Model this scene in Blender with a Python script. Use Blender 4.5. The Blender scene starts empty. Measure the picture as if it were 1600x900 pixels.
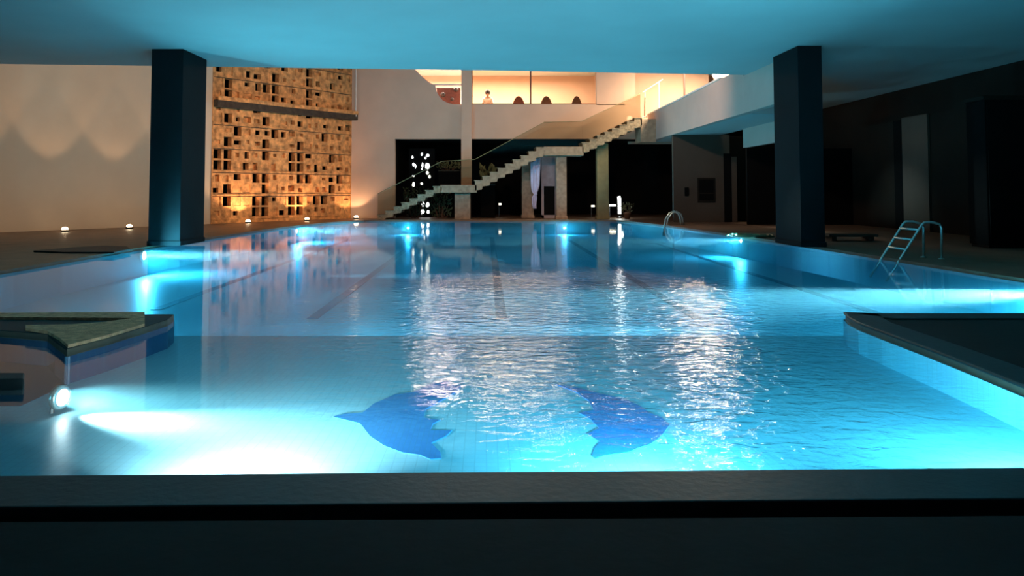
import bpy, bmesh, math, random
from mathutils import Vector, Matrix
C = bpy.context.scene.collection
R = math.radians
random.seed(7)

# ------------------------------------------------------------------ camera
F, CX, CAMH, PITCH = 1200.0, 760.0, 1.2, R(2.6)
CY = 297 - F * math.tan(PITCH)
cam_d = bpy.data.cameras.new('camera')
cam = bpy.data.objects.new('camera', cam_d); C.objects.link(cam)
cam.location = (0, 0, CAMH)
cam.rotation_euler = (math.pi / 2 + PITCH, 0, 0)
cam_d.sensor_width = 36; cam_d.lens = F * 36 / 1600
cam_d.shift_x = (800 - CX) / 1600; cam_d.shift_y = (CY - 450) / 1600
cam_d.clip_start = 0.05; cam_d.clip_end = 200
bpy.context.scene.camera = cam
sc = bpy.context.scene
sc.view_settings.view_transform = 'Standard'; sc.view_settings.look = 'None'
sc.view_settings.gamma = 1; sc.view_settings.use_curve_mapping = False
sc.view_settings.exposure = 0.0
sc.cycles.max_bounces = 8; sc.cycles.diffuse_bounces = 3; sc.cycles.glossy_bounces = 4
sc.cycles.transparent_max_bounces = 10; sc.cycles.volume_bounces = 0
sc.cycles.caustics_reflective = False; sc.cycles.caustics_refractive = False
sc.cycles.sample_clamp_indirect = 4

# ------------------------------------------------------------------ world
w = bpy.data.worlds.new('night'); sc.world = w; w.use_nodes = True
w.node_tree.nodes['Background'].inputs[0].default_value = (0.012, 0.016, 0.028, 1)
w.node_tree.nodes['Background'].inputs[1].default_value = 1.0

# ------------------------------------------------------------------ lights
def lookat(o, tgt):
    o.rotation_euler = (Vector(tgt) - o.location).to_track_quat('-Z', 'Y').to_euler()
def area(loc, tgt, sx, sy, power, col, name='light', spread=180, shape='RECTANGLE'):
    d = bpy.data.lights.new(name, 'AREA'); d.shape = shape; d.size = sx; d.size_y = sy
    d.energy = power; d.color = col; d.spread = R(spread)
    o = bpy.data.objects.new(name, d); C.objects.link(o); o.location = loc; lookat(o, tgt); return o
def spot(loc, tgt, power, col, ang=60, blend=.5, rad=.05, name='light'):
    d = bpy.data.lights.new(name, 'SPOT'); d.energy = power; d.color = col
    d.spot_size = R(ang); d.spot_blend = blend; d.shadow_soft_size = rad
    o = bpy.data.objects.new(name, d); C.objects.link(o); o.location = loc; lookat(o, tgt); return o
def point(loc, power, col, rad=.1, name='light'):
    d = bpy.data.lights.new(name, 'POINT'); d.energy = power; d.color = col; d.shadow_soft_size = rad
    o = bpy.data.objects.new(name, d); C.objects.link(o); o.location = loc; return o
POOLC = (.13, .70, .95)
WARM = (1.0, .62, .36)
PEACH = (1.0, .80, .66)
# ceiling lamps of the bright upper rooms
area((0.5, 33.2, 6.3), (0.5, 33.2, 0), 6, 1.6, 1500, PEACH, 'upper_room_light')
area((-3.2, 33.2, 6.3), (-3.2, 33.2, 0), 1.6, 3, 200, PEACH, 'upper_room_light')
area((8.2, 29.0, 6.3), (8.2, 29.0, 0), 1.0, 4, 1100, (1, .78, .55), 'upper_room_light')
# unseen floodlights added on the near roof's far edge to wash the courtyard
spot((-2.0, 19.3, 5.0), (-3.5, 31.5, 3.2), 1100, (1, .62, .42), 110, .8, .15, 'added_flood')
spot((2.5, 19.6, 5.0), (7.5, 30, 3.4), 750, (1, .68, .52), 110, .8, .15, 'added_flood')
spot((-4.0, 19.0, 4.8), (-7.2, 27, 3.0), 850, (1, .52, .26), 44, .8, .15, 'added_flood')
spot((-6.0, 18.9, 4.9), (-13, 22, 3.6), 480, (1, .66, .42), 120, .8, .15, 'added_flood')

# ------------------------------------------------------------------ pixel helpers (1600x900 frame -> real points)
FW = Vector((0, math.cos(PITCH), math.sin(PITCH))); UP = Vector((0, -math.sin(PITCH), math.cos(PITCH)))
CAMP = Vector((0, 0, CAMH))
def ray(x, y): return FW + Vector(((x - CX) / F, 0, 0)) + UP * ((CY - y) / F)
def atY(x, y, Y):
    d = ray(x, y); return CAMP + d * (Y / d.y)
def atZ(x, y, Z):
    d = ray(x, y); return CAMP + d * ((Z - CAMH) / d.z)
def atX(x, y, X):
    d = ray(x, y); return CAMP + d * (X / d.x)
def atP(x, y, P, u):
    n = Vector((-u.y, u.x, 0)); d = ray(x, y); return CAMP + d * ((P - CAMP).dot(n) / d.dot(n))
DZ = .05

# ------------------------------------------------------------------ materials
def nt(name):
    m = bpy.data.materials.new(name); m.use_nodes = True
    t = m.node_tree; b = t.nodes['Principled BSDF']; return m, t, b
def mat(name, col, rough=.6, var=.12, scale=3, bump=0, metal=0, coat=0, bscale=None, spec=.5):
    m, t, b = nt(name); N = t.nodes; L = t.links
    tc = N.new('ShaderNodeTexCoord'); nz = N.new('ShaderNodeTexNoise'); nz.inputs['Scale'].default_value = scale
    nz.inputs['Detail'].default_value = 6
    L.new(tc.outputs['Object'], nz.inputs['Vector'])
    cr = N.new('ShaderNodeValToRGB')
    cr.color_ramp.elements[0].position = .3; cr.color_ramp.elements[1].position = .7
    cr.color_ramp.elements[0].color = tuple(c * (1 - var) for c in col) + (1,)
    cr.color_ramp.elements[1].color = tuple(min(1, c * (1 + var)) for c in col) + (1,)
    L.new(nz.outputs['Fac'], cr.inputs[0]); L.new(cr.outputs[0], b.inputs['Base Color'])
    b.inputs['Roughness'].default_value = rough; b.inputs['Metallic'].default_value = metal
    b.inputs['Coat Weight'].default_value = coat; b.inputs['Specular IOR Level'].default_value = spec
    if bump:
        n2 = N.new('ShaderNodeTexNoise'); n2.inputs['Scale'].default_value = bscale or scale * 8; n2.inputs['Detail'].default_value = 5
        L.new(tc.outputs['Object'], n2.inputs['Vector'])
        bp = N.new('ShaderNodeBump'); bp.inputs['Strength'].default_value = bump; bp.inputs['Distance'].default_value = .02
        L.new(n2.outputs['Fac'], bp.inputs['Height']); L.new(bp.outputs[0], b.inputs['Normal'])
    return m
def emit(name, col, s):
    m, t, b = nt(name)
    b.inputs['Base Color'].default_value = (.8, .8, .8, 1)
    b.inputs['Emission Color'].default_value = (*col, 1); b.inputs['Emission Strength'].default_value = s
    return m
def tile_mat(name, c1, c2, mortar, size, rough=.35, ms=.03):
    m, t, b = nt(name); N = t.nodes; L = t.links
    tc = N.new('ShaderNodeTexCoord'); br = N.new('ShaderNodeTexBrick')
    br.offset = 0; br.inputs['Scale'].default_value = 1 / size
    br.inputs['Brick Width'].default_value = 1; br.inputs['Row Height'].default_value = 1
    br.inputs['Mortar Size'].default_value = ms
    br.inputs['Color1'].default_value = (*c1, 1); br.inputs['Color2'].default_value = (*c2, 1); br.inputs['Mortar'].default_value = (*mortar, 1)
    L.new(tc.outputs['Object'], br.inputs['Vector']); L.new(br.outputs['Color'], b.inputs['Base Color'])
    b.inputs['Roughness'].default_value = rough
    return m
M = {}
M['ceiling'] = mat('ceiling_paint', (.43, .49, .48), .85, .04, .8, .03)
M['plaster'] = mat('cream_plaster', (.62, .42, .31), .85, .05, 1.2, .05)
M['plaster_grey'] = mat('greyish_plaster', (.52, .39, .33), .85, .05, 1.2, .05)
M['side_wall'] = mat('ochre_plaster', (.66, .52, .38), .85, .06, .8, .05)
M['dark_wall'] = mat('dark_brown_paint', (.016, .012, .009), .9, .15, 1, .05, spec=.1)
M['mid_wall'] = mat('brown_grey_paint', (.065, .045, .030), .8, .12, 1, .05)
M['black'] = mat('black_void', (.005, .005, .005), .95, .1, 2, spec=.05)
M['pillar'] = mat('dark_slate_paint', (.006, .009, .010), .9, .12, 1.5, .04, spec=.1)
M['deck'] = mat('brown_stone_deck', (.17, .10, .06), .5, .25, 2.5, .2, bscale=30)
M['deck_dark'] = mat('dark_slate_floor', (.014, .017, .015), .8, .25, 1.4, .1, bscale=18, spec=.15)
M['coping'] = mat('dark_wet_coping', (.009, .014, .012), .5, .25, 3, .15, bscale=25)
M['slab'] = mat('rough_brown_stone', (.85, .35, .18), .9, .35, 14, .7, bscale=60)
M['screen'] = mat('sandstone_blocks', (.62, .29, .10), .9, .50, 5, 1.0, bscale=14)
M['ledge'] = mat('weathered_ledge', (.05, .034, .022), .9, .4, 6, .6)
M['stair'] = mat('stair_stone', (.36, .26, .17), .85, .25, 6, .5)
M['stair_rough'] = mat('rough_stair_edge', (.34, .26, .16), .9, .4, 12, .8)
M['concrete'] = mat('raw_concrete', (.32, .22, .15), .9, .25, 6, .4)
M['olive'] = mat('olive_column_paint', (.24, .20, .09), .7, .15, 4, .1)
M['mauve'] = mat('mauve_board', (.28, .23, .25), .7, .15, 5, .1)
M['curtain'] = mat('lilac_white_cloth', (.72, .66, .86), .8, .08, 8, .2)
M['metal'] = mat('brushed_steel', (.55, .62, .58), .3, .06, 20, 0, metal=.8)
M['dark_metal'] = mat('dark_metal', (.05, .05, .05), .4, .1, 10, 0, metal=.7)
M['white_paint'] = mat('white_paint', (.75, .70, .64), .6, .05, 6)
M['rattan'] = mat('dark_rattan', (.10, .055, .035), .8, .4, 30, .6)
M['maroon'] = mat('maroon_cloth', (.10, .035, .028), .85, .3, 12, .4)
M['skin'] = mat('skin', (.45, .26, .18), .6, .06, 10)
M['hair'] = mat('dark_hair', (.02, .014, .012), .6, .2, 30, .3)
M['shirt'] = mat('pale_cloth', (.75, .62, .55), .85, .06, 12, .2)
M['leaf'] = mat('dark_leaf', (.035, .06, .025), .5, .4, 9)
M['leaf_pale'] = mat('pale_leaf', (.16, .17, .09), .6, .4, 9)
M['rubber'] = mat('black_rubber', (.015, .017, .016), .6, .2, 8, .2)
M['pot'] = mat('terracotta', (.16, .08, .045), .8, .2, 8, .2)
M['pool_tile'] = tile_mat('pale_blue_pool_tile', (.42, .74, .82), (.38, .70, .80), (.34, .62, .70), .06, .4, .05)
M['mosaic'] = tile_mat('blue_mosaic', (.02, .17, .55), (.03, .22, .62), (.03, .18, .46), .03, .35, .06)
M['lane'] = tile_mat('navy_lane_and_shade_tile', (.004, .02, .06), (.005, .025, .07), (.01, .04, .08), .06, .35, .04)
M['lamp_warm'] = emit('warm_lamp_lens', (1, .78, .5), 30)
M['lamp_pool'] = emit('pool_lamp_lens', (.9, 1, 1), 30)
M['lamp_white'] = emit('white_tube', (.97, 1, .95), 12)
M['glow'] = emit('window_glow', (.95, 1, 1), 5)
M['led'] = emit('small_led', (1, .9, .65), 5)
def glass_mat():
    m = bpy.data.materials.new('clear_glass'); m.use_nodes = True; t = m.node_tree; N = t.nodes; L = t.links
    N.clear(); out = N.new('ShaderNodeOutputMaterial'); mx = N.new('ShaderNodeMixShader')
    tr = N.new('ShaderNodeBsdfTransparent'); gl = N.new('ShaderNodeBsdfGlossy'); fr = N.new('ShaderNodeFresnel')
    tr.inputs[0].default_value = (.80, .79, .72, 1); gl.inputs['Roughness'].default_value = .04; fr.inputs[0].default_value = 1.28
    L.new(fr.outputs[0], mx.inputs[0]); L.new(tr.outputs[0], mx.inputs[1]); L.new(gl.outputs[0], mx.inputs[2]); L.new(mx.outputs[0], out.inputs[0])
    return m
M['glass'] = glass_mat()
def water_mat():
    m = bpy.data.materials.new('pool_water'); m.use_nodes = True; t = m.node_tree; N = t.nodes; L = t.links
    N.clear(); out = N.new('ShaderNodeOutputMaterial'); mx = N.new('ShaderNodeMixShader')
    tr = N.new('ShaderNodeBsdfTransparent'); tr.inputs[0].default_value = (.93, .98, 1, 1)
    gl = N.new('ShaderNodeBsdfGlossy'); gl.inputs['Roughness'].default_value = .045
    fr = N.new('ShaderNodeFresnel'); fr.inputs[0].default_value = 1.24
    geo = N.new('ShaderNodeNewGeometry')
    # ripple strength: a stirred patch in the middle right, calm near the left side
    def blob(cx, cy, rx, ry, soft=1.6):
        sub = N.new('ShaderNodeVectorMath'); sub.operation = 'SUBTRACT'; sub.inputs[1].default_value = (cx, cy, 0)
        L.new(geo.outputs['Position'], sub.inputs[0])
        mul = N.new('ShaderNodeVectorMath'); mul.operation = 'MULTIPLY'; mul.inputs[1].default_value = (1 / rx, 1 / ry, 0); L.new(sub.outputs[0], mul.inputs[0])
        ln = N.new('ShaderNodeVectorMath'); ln.operation = 'LENGTH'; L.new(mul.outputs[0], ln.inputs[0])
        mr = N.new('ShaderNodeMapRange'); mr.interpolation_type = 'SMOOTHSTEP'
        mr.inputs['From Min'].default_value = .35; mr.inputs['From Max'].default_value = soft
        mr.inputs['To Min'].default_value = 1; mr.inputs['To Max'].default_value = 0
        L.new(ln.outputs['Value'], mr.inputs['Value']); return mr.outputs[0]
    a = blob(*WAVE_A); b = blob(*WAVE_B)
    mxm = N.new('ShaderNodeMath'); mxm.operation = 'MAXIMUM'; L.new(a, mxm.inputs[0]); L.new(b, mxm.inputs[1])
    def noise(scale, sx, sy, det, dist=0):
        mp = N.new('ShaderNodeMapping'); mp.inputs['Scale'].default_value = (sx, sy, 1); L.new(geo.outputs['Position'], mp.inputs[0])
        n = N.new('ShaderNodeTexNoise'); n.inputs['Scale'].default_value = scale; n.inputs['Detail'].default_value = det
        n.inputs['Distortion'].default_value = dist; L.new(mp.outputs[0], n.inputs[0]); return n.outputs['Fac']
    b1 = N.new('ShaderNodeBump'); b1.inputs['Distance'].default_value = .02
    L.new(noise(7.5, 1, 1.4, 4, .6), b1.inputs['Height'])
    sm = N.new('ShaderNodeMath'); sm.operation = 'MULTIPLY_ADD'; sm.inputs[1].default_value = WAVE_S; sm.inputs[2].default_value = WAVE_0
    L.new(mxm.outputs[0], sm.inputs[0]); L.new(sm.outputs[0], b1.inputs['Strength'])
    L.new(b1.outputs[0], gl.inputs['Normal']); L.new(b1.outputs[0], fr.inputs['Normal'])
    L.new(fr.outputs[0], mx.inputs[0]); L.new(tr.outputs[0], mx.inputs[1]); L.new(gl.outputs[0], mx.inputs[2]); L.new(mx.outputs[0], out.inputs[0])
    va = N.new('ShaderNodeVolumeAbsorption'); va.inputs['Color'].default_value = (*ABS_COL, 1); va.inputs['Density'].default_value = ABS_D
    vs = N.new('ShaderNodeVolumeScatter'); vs.inputs['Color'].default_value = (.3, .85, 1, 1); vs.inputs['Density'].default_value = SCAT_D; vs.inputs['Anisotropy'].default_value = .3
    ad = N.new('ShaderNodeAddShader'); L.new(va.outputs[0], ad.inputs[0]); L.new(vs.outputs[0], ad.inputs[1]); L.new(ad.outputs[0], out.inputs['Volume'])
    return m
WAVE_A = (1.0, 8.0, 2.4, 3.1); WAVE_B = (1.4, 5.0, 1.2, 2.6); WAVE_S, WAVE_0 = 1.0, .015
ABS_COL, ABS_D, SCAT_D = (.08, .74, .93), .22, .08
M['water'] = water_mat()

# ------------------------------------------------------------------ mesh helpers
def obj(name, verts, faces, m, parent=None, smooth=False, bevel=0):
    me = bpy.data.meshes.new(name); me.from_pydata([tuple(v) for v in verts], [], faces); me.materials.append(m)
    bm = bmesh.new(); bm.from_mesh(me); bmesh.ops.recalc_face_normals(bm, faces=bm.faces); bm.to_mesh(me); bm.free()
    if smooth:
        for p in me.polygons: p.use_smooth = True
    o = bpy.data.objects.new(name, me); C.objects.link(o)
    if bevel:
        b = o.modifiers.new('b', 'BEVEL'); b.width = bevel; b.segments = 2; b.limit_method = 'ANGLE'
    if parent: o.parent = parent
    return o
class MB:
    def __init__(s): s.v = []; s.f = []
    def add(s, v, f):
        n = len(s.v); s.v += [Vector(p) for p in v]; s.f += [tuple(i + n for i in q) for q in f]; return s
    def box(s, x0, x1, y0, y1, z0, z1):
        v = [(x, y, z) for x in (x0, x1) for y in (y0, y1) for z in (z0, z1)]
        return s.add(v, [(0, 1, 3, 2), (4, 6, 7, 5), (0, 4, 5, 1), (2, 3, 7, 6), (0, 2, 6, 4), (1, 5, 7, 3)])
    def obox(s, P, u, l0, l1, d0, d1, z0, z1):
        """box along horizontal direction u from P, d = depth along the left normal"""
        n = Vector((-u.y, u.x, 0)); v = []
        for l in (l0, l1):
            for d in (d0, d1):
                for z in (z0, z1):
                    q = P + u * l + n * d; v.append((q.x, q.y, z))
        return s.add(v, [(0, 1, 3, 2), (4, 6, 7, 5), (0, 4, 5, 1), (2, 3, 7, 6), (0, 2, 6, 4), (1, 5, 7, 3)])
    def prism(s, poly, z0, z1):
        n = len(poly)
        v = [(p[0], p[1], z0) for p in poly] + [(p[0], p[1], z1) for p in poly]
        f = [tuple(range(n))[::-1], tuple(range(n, 2 * n))] + [(i, (i + 1) % n, n + (i + 1) % n, n + i) for i in range(n)]
        return s.add(v, f)
    def prismY(s, poly, y0, y1):
        """polygon in X,Z extruded along Y"""
        n = len(poly)
        v = [(p[0], y0, p[1]) for p in poly] + [(p[0], y1, p[1]) for p in poly]
        f = [tuple(range(n))[::-1], tuple(range(n, 2 * n))] + [(i, (i + 1) % n, n + (i + 1) % n, n + i) for i in range(n)]
        return s.add(v, f)
    def tube(s, pts, r, seg=10, r2=None):
        pts = [Vector(p) for p in pts]; n = len(pts); base = len(s.v); prev = None
        for i, p in enumerate(pts):
            d = (pts[min(i + 1, n - 1)] - pts[max(i - 1, 0)]).normalized()
            if prev is None:
                a = d.orthogonal().normalized()
            else:
                a = (prev - d * prev.dot(d)).normalized()
            prev = a; b = d.cross(a); rr = r if r2 is None else r + (r2 - r) * i / (n - 1)
            for k in range(seg):
                t = 2 * math.pi * k / seg; s.v.append(p + (a * math.cos(t) + b * math.sin(t)) * rr)
        for i in range(n - 1):
            for k in range(seg):
                k2 = (k + 1) % seg; s.f.append((base + i * seg + k, base + i * seg + k2, base + (i + 1) * seg + k2, base + (i + 1) * seg + k))
        s.f.append(tuple(base + k for k in range(seg))[::-1]); s.f.append(tuple(base + (n - 1) * seg + k for k in range(seg)))
        return s
    def lathe(s, prof, c, ax=(0, 0, 1), seg=20):
        ax = Vector(ax).normalized(); a = ax.orthogonal().normalized(); b = ax.cross(a); c = Vector(c); base = len(s.v); n = len(prof)
        for r, h in prof:
            for k in range(seg):
                t = 2 * math.pi * k / seg; s.v.append(c + ax * h + (a * math.cos(t) + b * math.sin(t)) * max(r, .0005))
        for i in range(n - 1):
            for k in range(seg):
                k2 = (k + 1) % seg; s.f.append((base + i * seg + k, base + i * seg + k2, base + (i + 1) * seg + k2, base + (i + 1) * seg + k))
        s.f.append(tuple(base + k for k in range(seg))[::-1]); s.f.append(tuple(base + (n - 1) * seg + k for k in range(seg)))
        return s
    def build(s, name, m, parent=None, smooth=False, bevel=0): return obj(name, s.v, s.f, m, parent, smooth, bevel)
def st(o): o['kind'] = 'structure'; return o
def tag(o, label, cat, group=None, kind=None):
    o['label'] = label; o['category'] = cat
    if group: o['group'] = group
    if kind: o['kind'] = kind
    return o
def empty(name, loc, label, cat, group=None, rz=0):
    o = bpy.data.objects.new(name, None); C.objects.link(o); o.location = loc; o.rotation_euler = (0, 0, rz)
    return tag(o, label, cat, group)
def copy_tree(o, parent=None):
    kids = list(o.children); c = o.copy(); C.objects.link(c); c.parent = parent
    for k in kids: copy_tree(k, c)
    return c
def local(mb, root):
    mb.v = [Vector(p) - Vector(root.location) for p in mb.v]; return mb

# ------------------------------------------------------------------ plan of the pool
YF = 29.6                                    # far end of the pool
TOPZ = 4.15
L_main = [(-6.9, 7.1), (-6.92, 12), (-6.9, 16), (-6.65, 20), (-6.3, 24), (-5.7, 27.2), (-4.7, YF)]
R_main = [(5.0, YF), (5.75, 26), (6.15, 22.5), (6.45, 19), (6.75, 15), (6.95, 11), (7.1, 7.15)]
pen_L = [tuple(atZ(x, y, DZ).xy) for x, y in ((272, 492), (262, 500), (225, 512), (165, 530), (105, 546), (88, 534), (75, 523), (0, 517))]
pen_R = [tuple(atZ(x, y, DZ).xy) for x, y in ((1600, 605), (1520, 573), (1450, 546), (1390, 524), (1345, 507), (1328, 498), (1321, 490))]
NL, NR = atZ(0, 743, DZ), atZ(1600, 730, DZ)          # front edge runs very slightly askew
nsl = (NR.y - NL.y) / (NR.x - NL.x)
def nearY(x, off=0): return NL.y + (x - NL.x) * nsl - off
NEAR = nearY(0)
# left deck outline (counter-clockwise not needed)
left_deck = L_main[::-1] + [(-6.9, 7.1)] + pen_L[:] + [(-7.5, 6.35), (-7.5, 3.0), (-30, 3.0), (-30, 31.4), (-4.7, 31.4)]
left_deck = [p for i, p in enumerate(left_deck) if i == 0 or (Vector(p) - Vector(left_deck[i - 1])).length > .01]
rx = pen_R[0][0]
right_deck = R_main + pen_R[::-1] + [(rx - .02, 3.6), (rx - .05, 3.0), (14, 3.0), (14, 31.4), (5.0, 31.4)]

# floor pieces: deck around the main pool, near floor, pool floor
st(MB().prism(left_deck, -.7, DZ).build('floor', M['deck']))
st(MB().prism(right_deck, -.7, DZ).build('floor.001', M['deck']))
st(MB().box(-4.7, 5.0, YF, 37, -.7, DZ).build('floor.002', M['deck']))
st(MB().box(5.0, 14, 31.4, 37, -.7, DZ).build('floor.003', M['deck']))
G0 = (atZ(0, 792, DZ), atZ(1600, 778, DZ)); G1 = (atZ(0, 815, DZ), atZ(1600, 805, DZ))
def lin(g, x): return g[0].y + (x - g[0].x) * (g[1].y - g[0].y) / (g[1].x - g[0].x)
st(MB().prism([(-9, lin(G0, -9)), (9, lin(G0, 9)), (9, nearY(9)), (-9, nearY(-9))], -.7, DZ).build('trim_1', M['coping'], bevel=.006))
st(MB().prism([(-9, lin(G1, -9)), (9, lin(G1, 9)), (9, lin(G0, 9)), (-9, lin(G0, -9))], -.7, -.16).build('trim_2', M['black']))
st(MB().prism([(-9, -3), (9, -3), (9, lin(G1, 9)), (-9, lin(G1, -9))], -.7, DZ).build('floor.004', M['deck_dark'], bevel=.006))
# pool floor: shallow basin in front, then the main basin
SH, DP = -.20, -.50
st(MB().box(-7.5, 4, NEAR - .25, 7.45, -.7, SH).build('pool_floor', M['pool_tile']))
st(MB().box(-7.5, 8, 7.45, YF + .1, -.7, DP).build('pool_floor.001', M['pool_tile']))
st(MB().box(-7.5, -3.02, 5.05, 7.1, -.6, SH + .004).build('pool_floor.002', M['lane']))  # navy patch paints in the dark water reflection of the left nook
# tiled lining of the pool sides, just inside the deck edge
def lining(pts, name, m='pool_tile', t=.02, z0=-.6, z1=-.002):
    mb = MB()
    for a, b in zip(pts[:-1], pts[1:]):
        a = Vector((*a, 0)); b = Vector((*b, 0)); u = (b - a).normalized()
        mb.obox(a, u, 0, (b - a).length, -t, t * .2, z0, z1)
    return st(mb.build(name, M[m]))
lining(L_main, 'pool_wall'); lining([(-4.7, YF), (5.0, YF)], 'pool_wall.001'); lining(R_main, 'pool_wall.002')
lining([(-6.9, 7.1)] + pen_L[:1], 'pool_wall.003', 'lane'); lining(pen_L, 'pool_wall.004', 'lane'); lining((pen_R[::-1] + [(rx - .02, 3.6), (rx - .05, 3.1)])[::1], 'pool_wall.005')  # navy lining paints in the dark reflection below the left point
lining([pen_R[-1], (7.1, 7.15)], 'pool_wall.006')

# copings along the two stone points that reach into the water
def strip(edge, inward, wdt, z, name, m):
    mb = MB(); n = len(edge)
    ins = [(p[0] + inward[0] * wdt, p[1] + inward[1] * wdt) for p in edge]
    mb.prism(list(edge) + ins[::-1], z, z + .035)
    return st(mb.build(name, m, bevel=.012))
# coping of the right point follows the near-left edge
ce = [(rx - .06, 3.2)] + [(p[0] - .02, p[1]) for p in pen_R]
ci = [(rx + .24, 3.2)] + [(p[0] + .26, p[1] - (.10 if i > 4 else 0)) for i, p in enumerate(pen_R)]
st(MB().prism(ce + ci[::-1], DZ - .005, DZ + .02).build('trim_3', M['coping'], bevel=.01))
st(MB().prism([(pen_R[-1][0], 7.13), (7.05, 7.13), (7.05, 6.85), (pen_R[-1][0] + .26, 6.85)], DZ - .005, DZ + .02).build('trim_4', M['coping'], bevel=.01))
st(MB().prism([(x, y) for x, y in ci] + [(9, 6.85), (9, 3.2)], DZ - .02, DZ + .004).build('floor.005', M['deck_dark']))
# left point: dark floor with brown rough stone slab
st(MB().prism([(-6.95, 7.08)] + [(p[0] - .005, p[1]) for p in pen_L[:2]] + [(p[0] - .005, p[1] + .005) for p in pen_L[2:]] + [(-7.5, 6.36), (-9, 6.36), (-9, 7.08)], DZ - .01, DZ + .006).build('floor.006', M['rubber']))

# dark block at the left edge of the shallow basin, its end cut askew
a = atZ(37, 610, 0); a2 = atZ(38, 600, 0)
blk = MB().prism([(-4.4, a.y - .05), (a.x, a.y), (a2.x, a2.y), (-4.4, a2.y)], -.03, .07).build('stone_block', M['rubber'], bevel=.008)
tag(blk, 'dark square-ended float lying in the shallow water at the left edge', 'float')

# rough stone slab on the left point: outer outline with wedge shaped hollow
def P(x, y, z=DZ + .006): return atZ(x, y, z)
bmv = [P(x, y) for x, y in ((-60, 493), (226, 491), (226, 510), (165, 529), (106, 544), (92, 532), (74, 522), (40, 517), (40, 512), (110, 511), (165, 507), (207, 501), (-60, 499))]
sl = MB().prism([(p.x, p.y) for p in bmv], DZ + .006, DZ + .03).build('stone_slab', M['slab'])
tag(sl, 'rough brown stone slab with a wedge hollow on the left point of the deck', 'slab')

# lane lines and target marks on the pool floor and end wall
for i, lx in enumerate((-4.7, -2.3, .2, 2.8, 5.4)):
    y1 = {0: 26.0, 1: 27.6, 2: 27.6, 3: 27.6, 4: 24.5}[i]; y0 = 10.2 if i else 11
    o = MB().box(lx - .075, lx + .075, y0, y1, DP, DP + .006).box(lx - .3, lx + .3, y1, y1 + .22, DP, DP + .006).build('lane_line', M['lane'])
    tag(o, ['navy lane line on the pool floor nearest the left side', 'navy lane line second from the left side of the pool', 'navy lane line running down the middle of the pool',
            'navy lane line right of the middle one, under the stirred water', 'navy lane line nearest the right side of the pool'][i], 'lane line', 'lane lines on the pool floor')
# dolphins in blue mosaic on the floor of the shallow basin
def mosaic(pix, label):
    pts = [atZ(x, y, SH + .004) for x, y in pix]
    mb = MB().prism([(p.x, p.y) for p in pts], SH - .01, SH + .004)
    return tag(mb.build('dolphin_mosaic', M['mosaic']), label, 'mosaic', 'dolphin mosaics on the basin floor')
mosaic([(520, 651), (540, 646), (566, 645), (585, 630), (618, 616), (645, 613), (668, 601), (688, 597), (700, 594), (704, 600), (720, 603), (716, 609), (700, 620), (688, 626),
        (664, 640), (662, 652), (688, 656), (676, 662), (672, 672), (706, 672), (697, 681), (674, 692), (688, 706), (689, 716), (672, 717), (655, 710), (630, 707),
        (600, 696), (578, 681), (568, 668), (562, 661)], 'blue mosaic fish shape at left on the shallow floor, snout pointing left')
mosaic([(868, 600), (882, 602), (905, 606), (935, 614), (978, 624), (1000, 634), (1015, 645), (1034, 652), (1046, 664), (1040, 672), (1030, 684), (1015, 694), (996, 700), (982, 706),
        (945, 711), (930, 716), (925, 712), (929, 700), (938, 690), (918, 678), (936, 668), (922, 654), (905, 645), (928, 640), (920, 626), (900, 612)],
       'blue mosaic fish shape at right on the shallow floor, snout pointing right')

# water: one body filling both basins
def body(poly, z0, z1):
    return MB().prism(poly, z0, z1)
wp = [(-7.45, nearY(-7.45) - .03), (-7.45, 6.4)] + [(p[0] - .03, p[1] + .03) for p in pen_L[::-1]] + [(-6.95, 7.07)] + [(p[0] - .05, p[1]) for p in L_main] \
     + [(-4.7, YF + .03), (5.0, YF + .03)] + [(p[0] + .05, p[1]) for p in R_main] + [(pen_R[-1][0] + .03, 7.1)] + [(p[0] + .04, p[1]) for p in pen_R[::-1][1:]] + [(rx + .02, 3.6), (rx, nearY(rx) - .03)]
wt = body(wp, -.65, 0).build('pool_water', M['water'])
tag(wt, 'clear blue lit water filling the pool', 'water', kind='stuff')

# ------------------------------------------------------------------ underwater lamps
LAMP, BEAM = 1.9, 45
def pool_lamp(p, d, power, label, r=.06, tint=POOLC, sz=.12, aim=None, spread=180, foot=None, beam=0):
    d = Vector(d).normalized(); p = Vector(p)
    root = empty('underwater_lamp', p, label, 'lamp', 'underwater lamps of the pool')
    local(MB().lathe([(r * 1.5, -.03), (r * 1.5, .004), (r * 1.1, .014), (r * 1.02, .004)], p, d), root).build('bezel', M['metal'], root, True)
    local(MB().lathe([(r, 0), (r * .95, .012), (r * .6, .022), (0.002, .026)], p, d), root).build('lens', M['lamp_pool'], root, True)
    if foot is not None: local(MB().tube([p - d * .02, p - d * .06, Vector((p.x - d.x * .06, p.y, foot))], .015, 8), root).build('foot', M['dark_metal'], root)
    power *= LAMP
    if beam: area(p + d * .05, p + (Vector(aim) if aim else d) * 2, .07, .07, beam, (.85, 1, 1), 'pool_beam', 14, 'DISK')
    if power: area(p + d * .05, p + (Vector(aim) if aim else d) * 2, sz, sz, power, tint, 'pool_light', spread, 'DISK')
    return root
q = atX(220, 399, -6.86)
pool_lamp((-6.80, q.y, -.10), (1, 0, 0), 200, 'glowing lamp in the left pool side, below the left dark pillar', .08, beam=BEAM)
q = atX(460, 360, -6.2)
pool_lamp((-6.13, q.y, -.12), (1, -.12, 0), 210, 'glowing lamp in the left pool side in front of the block screen', .08, beam=BEAM)
q = atX(1158, 378, 6.4)
pool_lamp((6.42, q.y, -.08), (-1, -.1, 0), 110, 'glowing lamp in the right pool side beside the coiled hose', .08, beam=BEAM * .5)
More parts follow.
